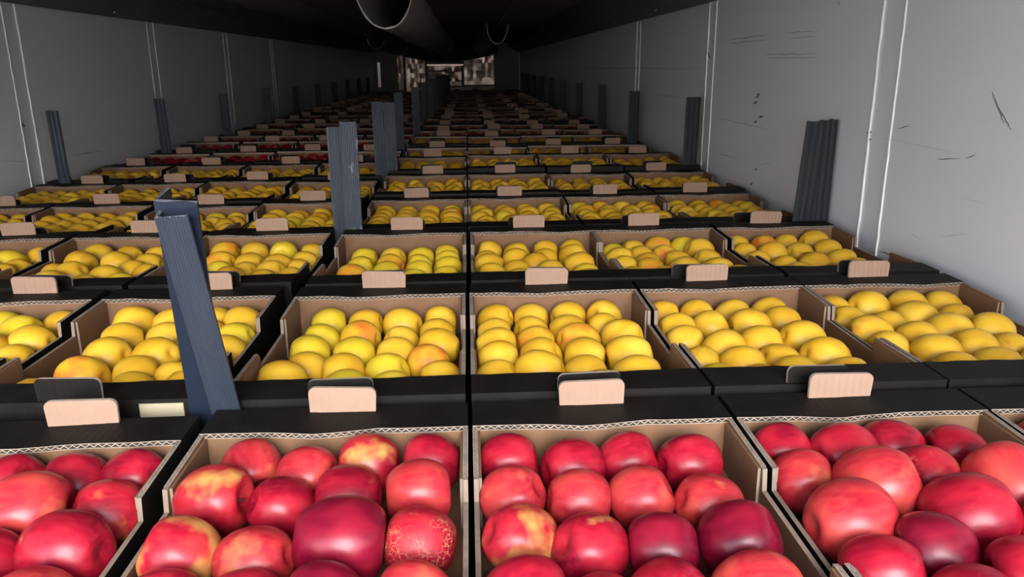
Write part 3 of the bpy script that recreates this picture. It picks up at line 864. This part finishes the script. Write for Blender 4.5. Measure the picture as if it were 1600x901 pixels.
count = {'red': 0, 'yellow': 0}
def apple(color, look, p, R, rr, res, label, group, parts, axis=None):
    me = apple_mesh(color, look, rr.randrange(5), res)
    o = link('%s_apple' % color, me, label=label, cat='apple', group=group)
    if axis is None:
        # packed on their sides: stems point across the crate, a little away from the doors
        az = rr.uniform(.0, .4)
        az = az if rr.random() < .5 else PI - az
        tl = PI / 2 + rr.uniform(-.1, .55)
        d = Vector((math.cos(az) * math.sin(tl), math.sin(az) * math.sin(tl), math.cos(tl)))
    else:
        d = Vector(axis[1]).normalized() * axis[0]
    q = Vector((0, 0, 1)).rotation_difference(d).to_matrix().to_4x4() @ Matrix.Rotation(rr.uniform(0, 6.28), 4, 'Z')
    o.matrix_world = Matrix.Translation(Vector(p)) @ q @ Matrix.Diagonal((R, R, R, 1))
    if parts:
        link('stem', STEM, o, label='short brown stem')
        link('calyx', CALYX, o)
    count[color] += 1
    return o

class PLAIN:
    @staticmethod
    def random(): return 0.0
def pick(color, rr):
    t = rr.random()
    if color == 'red':
        return 'crimson' if t < .45 else 'coral' if t < .75 else 'dark' if t < .87 else 'patched'
    return 'plain' if t < .76 else 'greenish' if t < .86 else 'blushed' if t < .94 else 'russeted'

POS = ['leftmost', 'second from left', 'third from left', 'fourth from left', 'fifth from left', 'sixth from left']
def names(pts):
    """line from the back of the crate and place in that line, for each point"""
    order = sorted(range(len(pts)), key=lambda i: -pts[i][1])
    out = {}
    for a in range(0, len(order), 4):
        for j, i in enumerate(sorted(order[a:a + 4], key=lambda i: pts[i][0])):
            out[i] = (a // 4, j)
    return out
def apple_label(look, color, ln, ps, r, sd, c):
    a = {'netted': 'netted', 'patched': 'yellow-patched'}.get(look, look)
    return '%s %s apple, %s line from back, %s, %s-row crate %s' % (a, color, ORD[ln], POS[ps], ORD[r], where(sd, c))

def grid(rr, R0=.0318):
    pts = []
    stag = rr.random() < .5
    for j in range(6):
        for i in range(4):
            x = (i - 1.5) * .0675 + rr.uniform(-.003, .003) + ((.006 if j % 2 else -.006) if stag else 0)
            y = .154 - j * .0615 + rr.uniform(-.003, .003)
            pts.append((x, y, R0 * rr.uniform(.96, 1.04), rr.uniform(-.003, .003)))
    return pts

for r in range(NROW):
    for sd in 'RL':
        for c in range(4):
            color = fruit(sd, r)
            t = crates[(r, sd, c)]
            ox, oy, oz = t.location
            zt = .0385 if r == 0 else .0270
            key = 'r%d%s%d' % (r, sd, c)
            rr = random.Random(r * 991 + c * 17 + (sd == 'R') * 5)
            grp = '%s apples in the open crates' % color
            if key in APPLES:
                raw = APPLES[key]
                nm = names(raw)
                lk = LOOK.get(key, '').split()
                for i, (x, y, R) in enumerate(raw):
                    R *= .001
                    look = lk[i] if i < len(lk) else SPEC.get(key, {}).get(i) or pick(color, rr if r > 1 or rr.random() < .35 else PLAIN)
                    apple(color, look, (ox + x * .001, oy + y * .001, oz + zt + R), R, rr, 0 if r == 0 else 1, apple_label(look, color, *nm[i], r, sd, c), grp, r <= 1, AXIS.get((key, i)))
                # fruit the photograph does not show (outside its frame or behind the front ledge)
                placed = [(x * .001, y * .001, R * .001) for x, y, R in raw]
                for R in (.033, .028):
                    for gy in np.linspace(.15, -.155, 30):
                        for gx in np.linspace(-.105, .105, 22):
                            if all(math.hypot(gx - a, gy - b) > (R + q) * .99 for a, b, q in placed):
                                placed.append((gx, gy, R))
                                to_heap(color, (ox + gx, oy + gy, oz + zt + R), R, rr, 0)
                continue
            pts = grid(rr, .034 if r == 0 else .0318)
            single = (r == 3 and color == 'yellow') or (color == 'red' and sd == 'L' and 6 <= r <= 8) or r == 0
            nm = {i: (i // 4, i % 4) for i in range(len(pts))}
            for i, (x, y, R, dz) in enumerate(pts):
                p = (ox + x, oy + y, oz + zt + R)
                lim = 4 if r == 3 else 3
                if single and nm[i][0] < lim and (color == 'red' or count['yellow'] < 300):
                    look = pick(color, rr)
                    apple(color, look, p, R, rr, 2, apple_label(look, color, *nm[i], r, sd, c), grp, False)
                elif r < 14 or nm[i][0] < 2:
                    to_heap(color, p, R, rr, 0 if r < 6 else 1)

for color in ('yellow', 'red'):
    vs, fs, n = [], [], 0
    for V, T in heap[color]:
        vs.append(V); fs.append(T + n); n += len(V)
    V, T = np.concatenate(vs), np.concatenate(fs)
    me = bpy.data.meshes.new('%s_apples' % color)
    me.vertices.add(len(V)); me.vertices.foreach_set('co', V.ravel())
    me.loops.add(len(T) * 3); me.loops.foreach_set('vertex_index', T.ravel().astype(np.int32))
    me.polygons.add(len(T)); me.polygons.foreach_set('loop_start', np.arange(0, len(T) * 3, 3, dtype=np.int32))
    me.polygons.foreach_set('use_smooth', np.ones(len(T), dtype=bool))
    me.materials.append(HEAPM[color])
    me.update(calc_edges=True)
    me.validate()
    link('%s_apples' % color, me, label='remaining %s apples in the farther crates deeper inside the trailer' % color, cat='apples', kind='stuff')
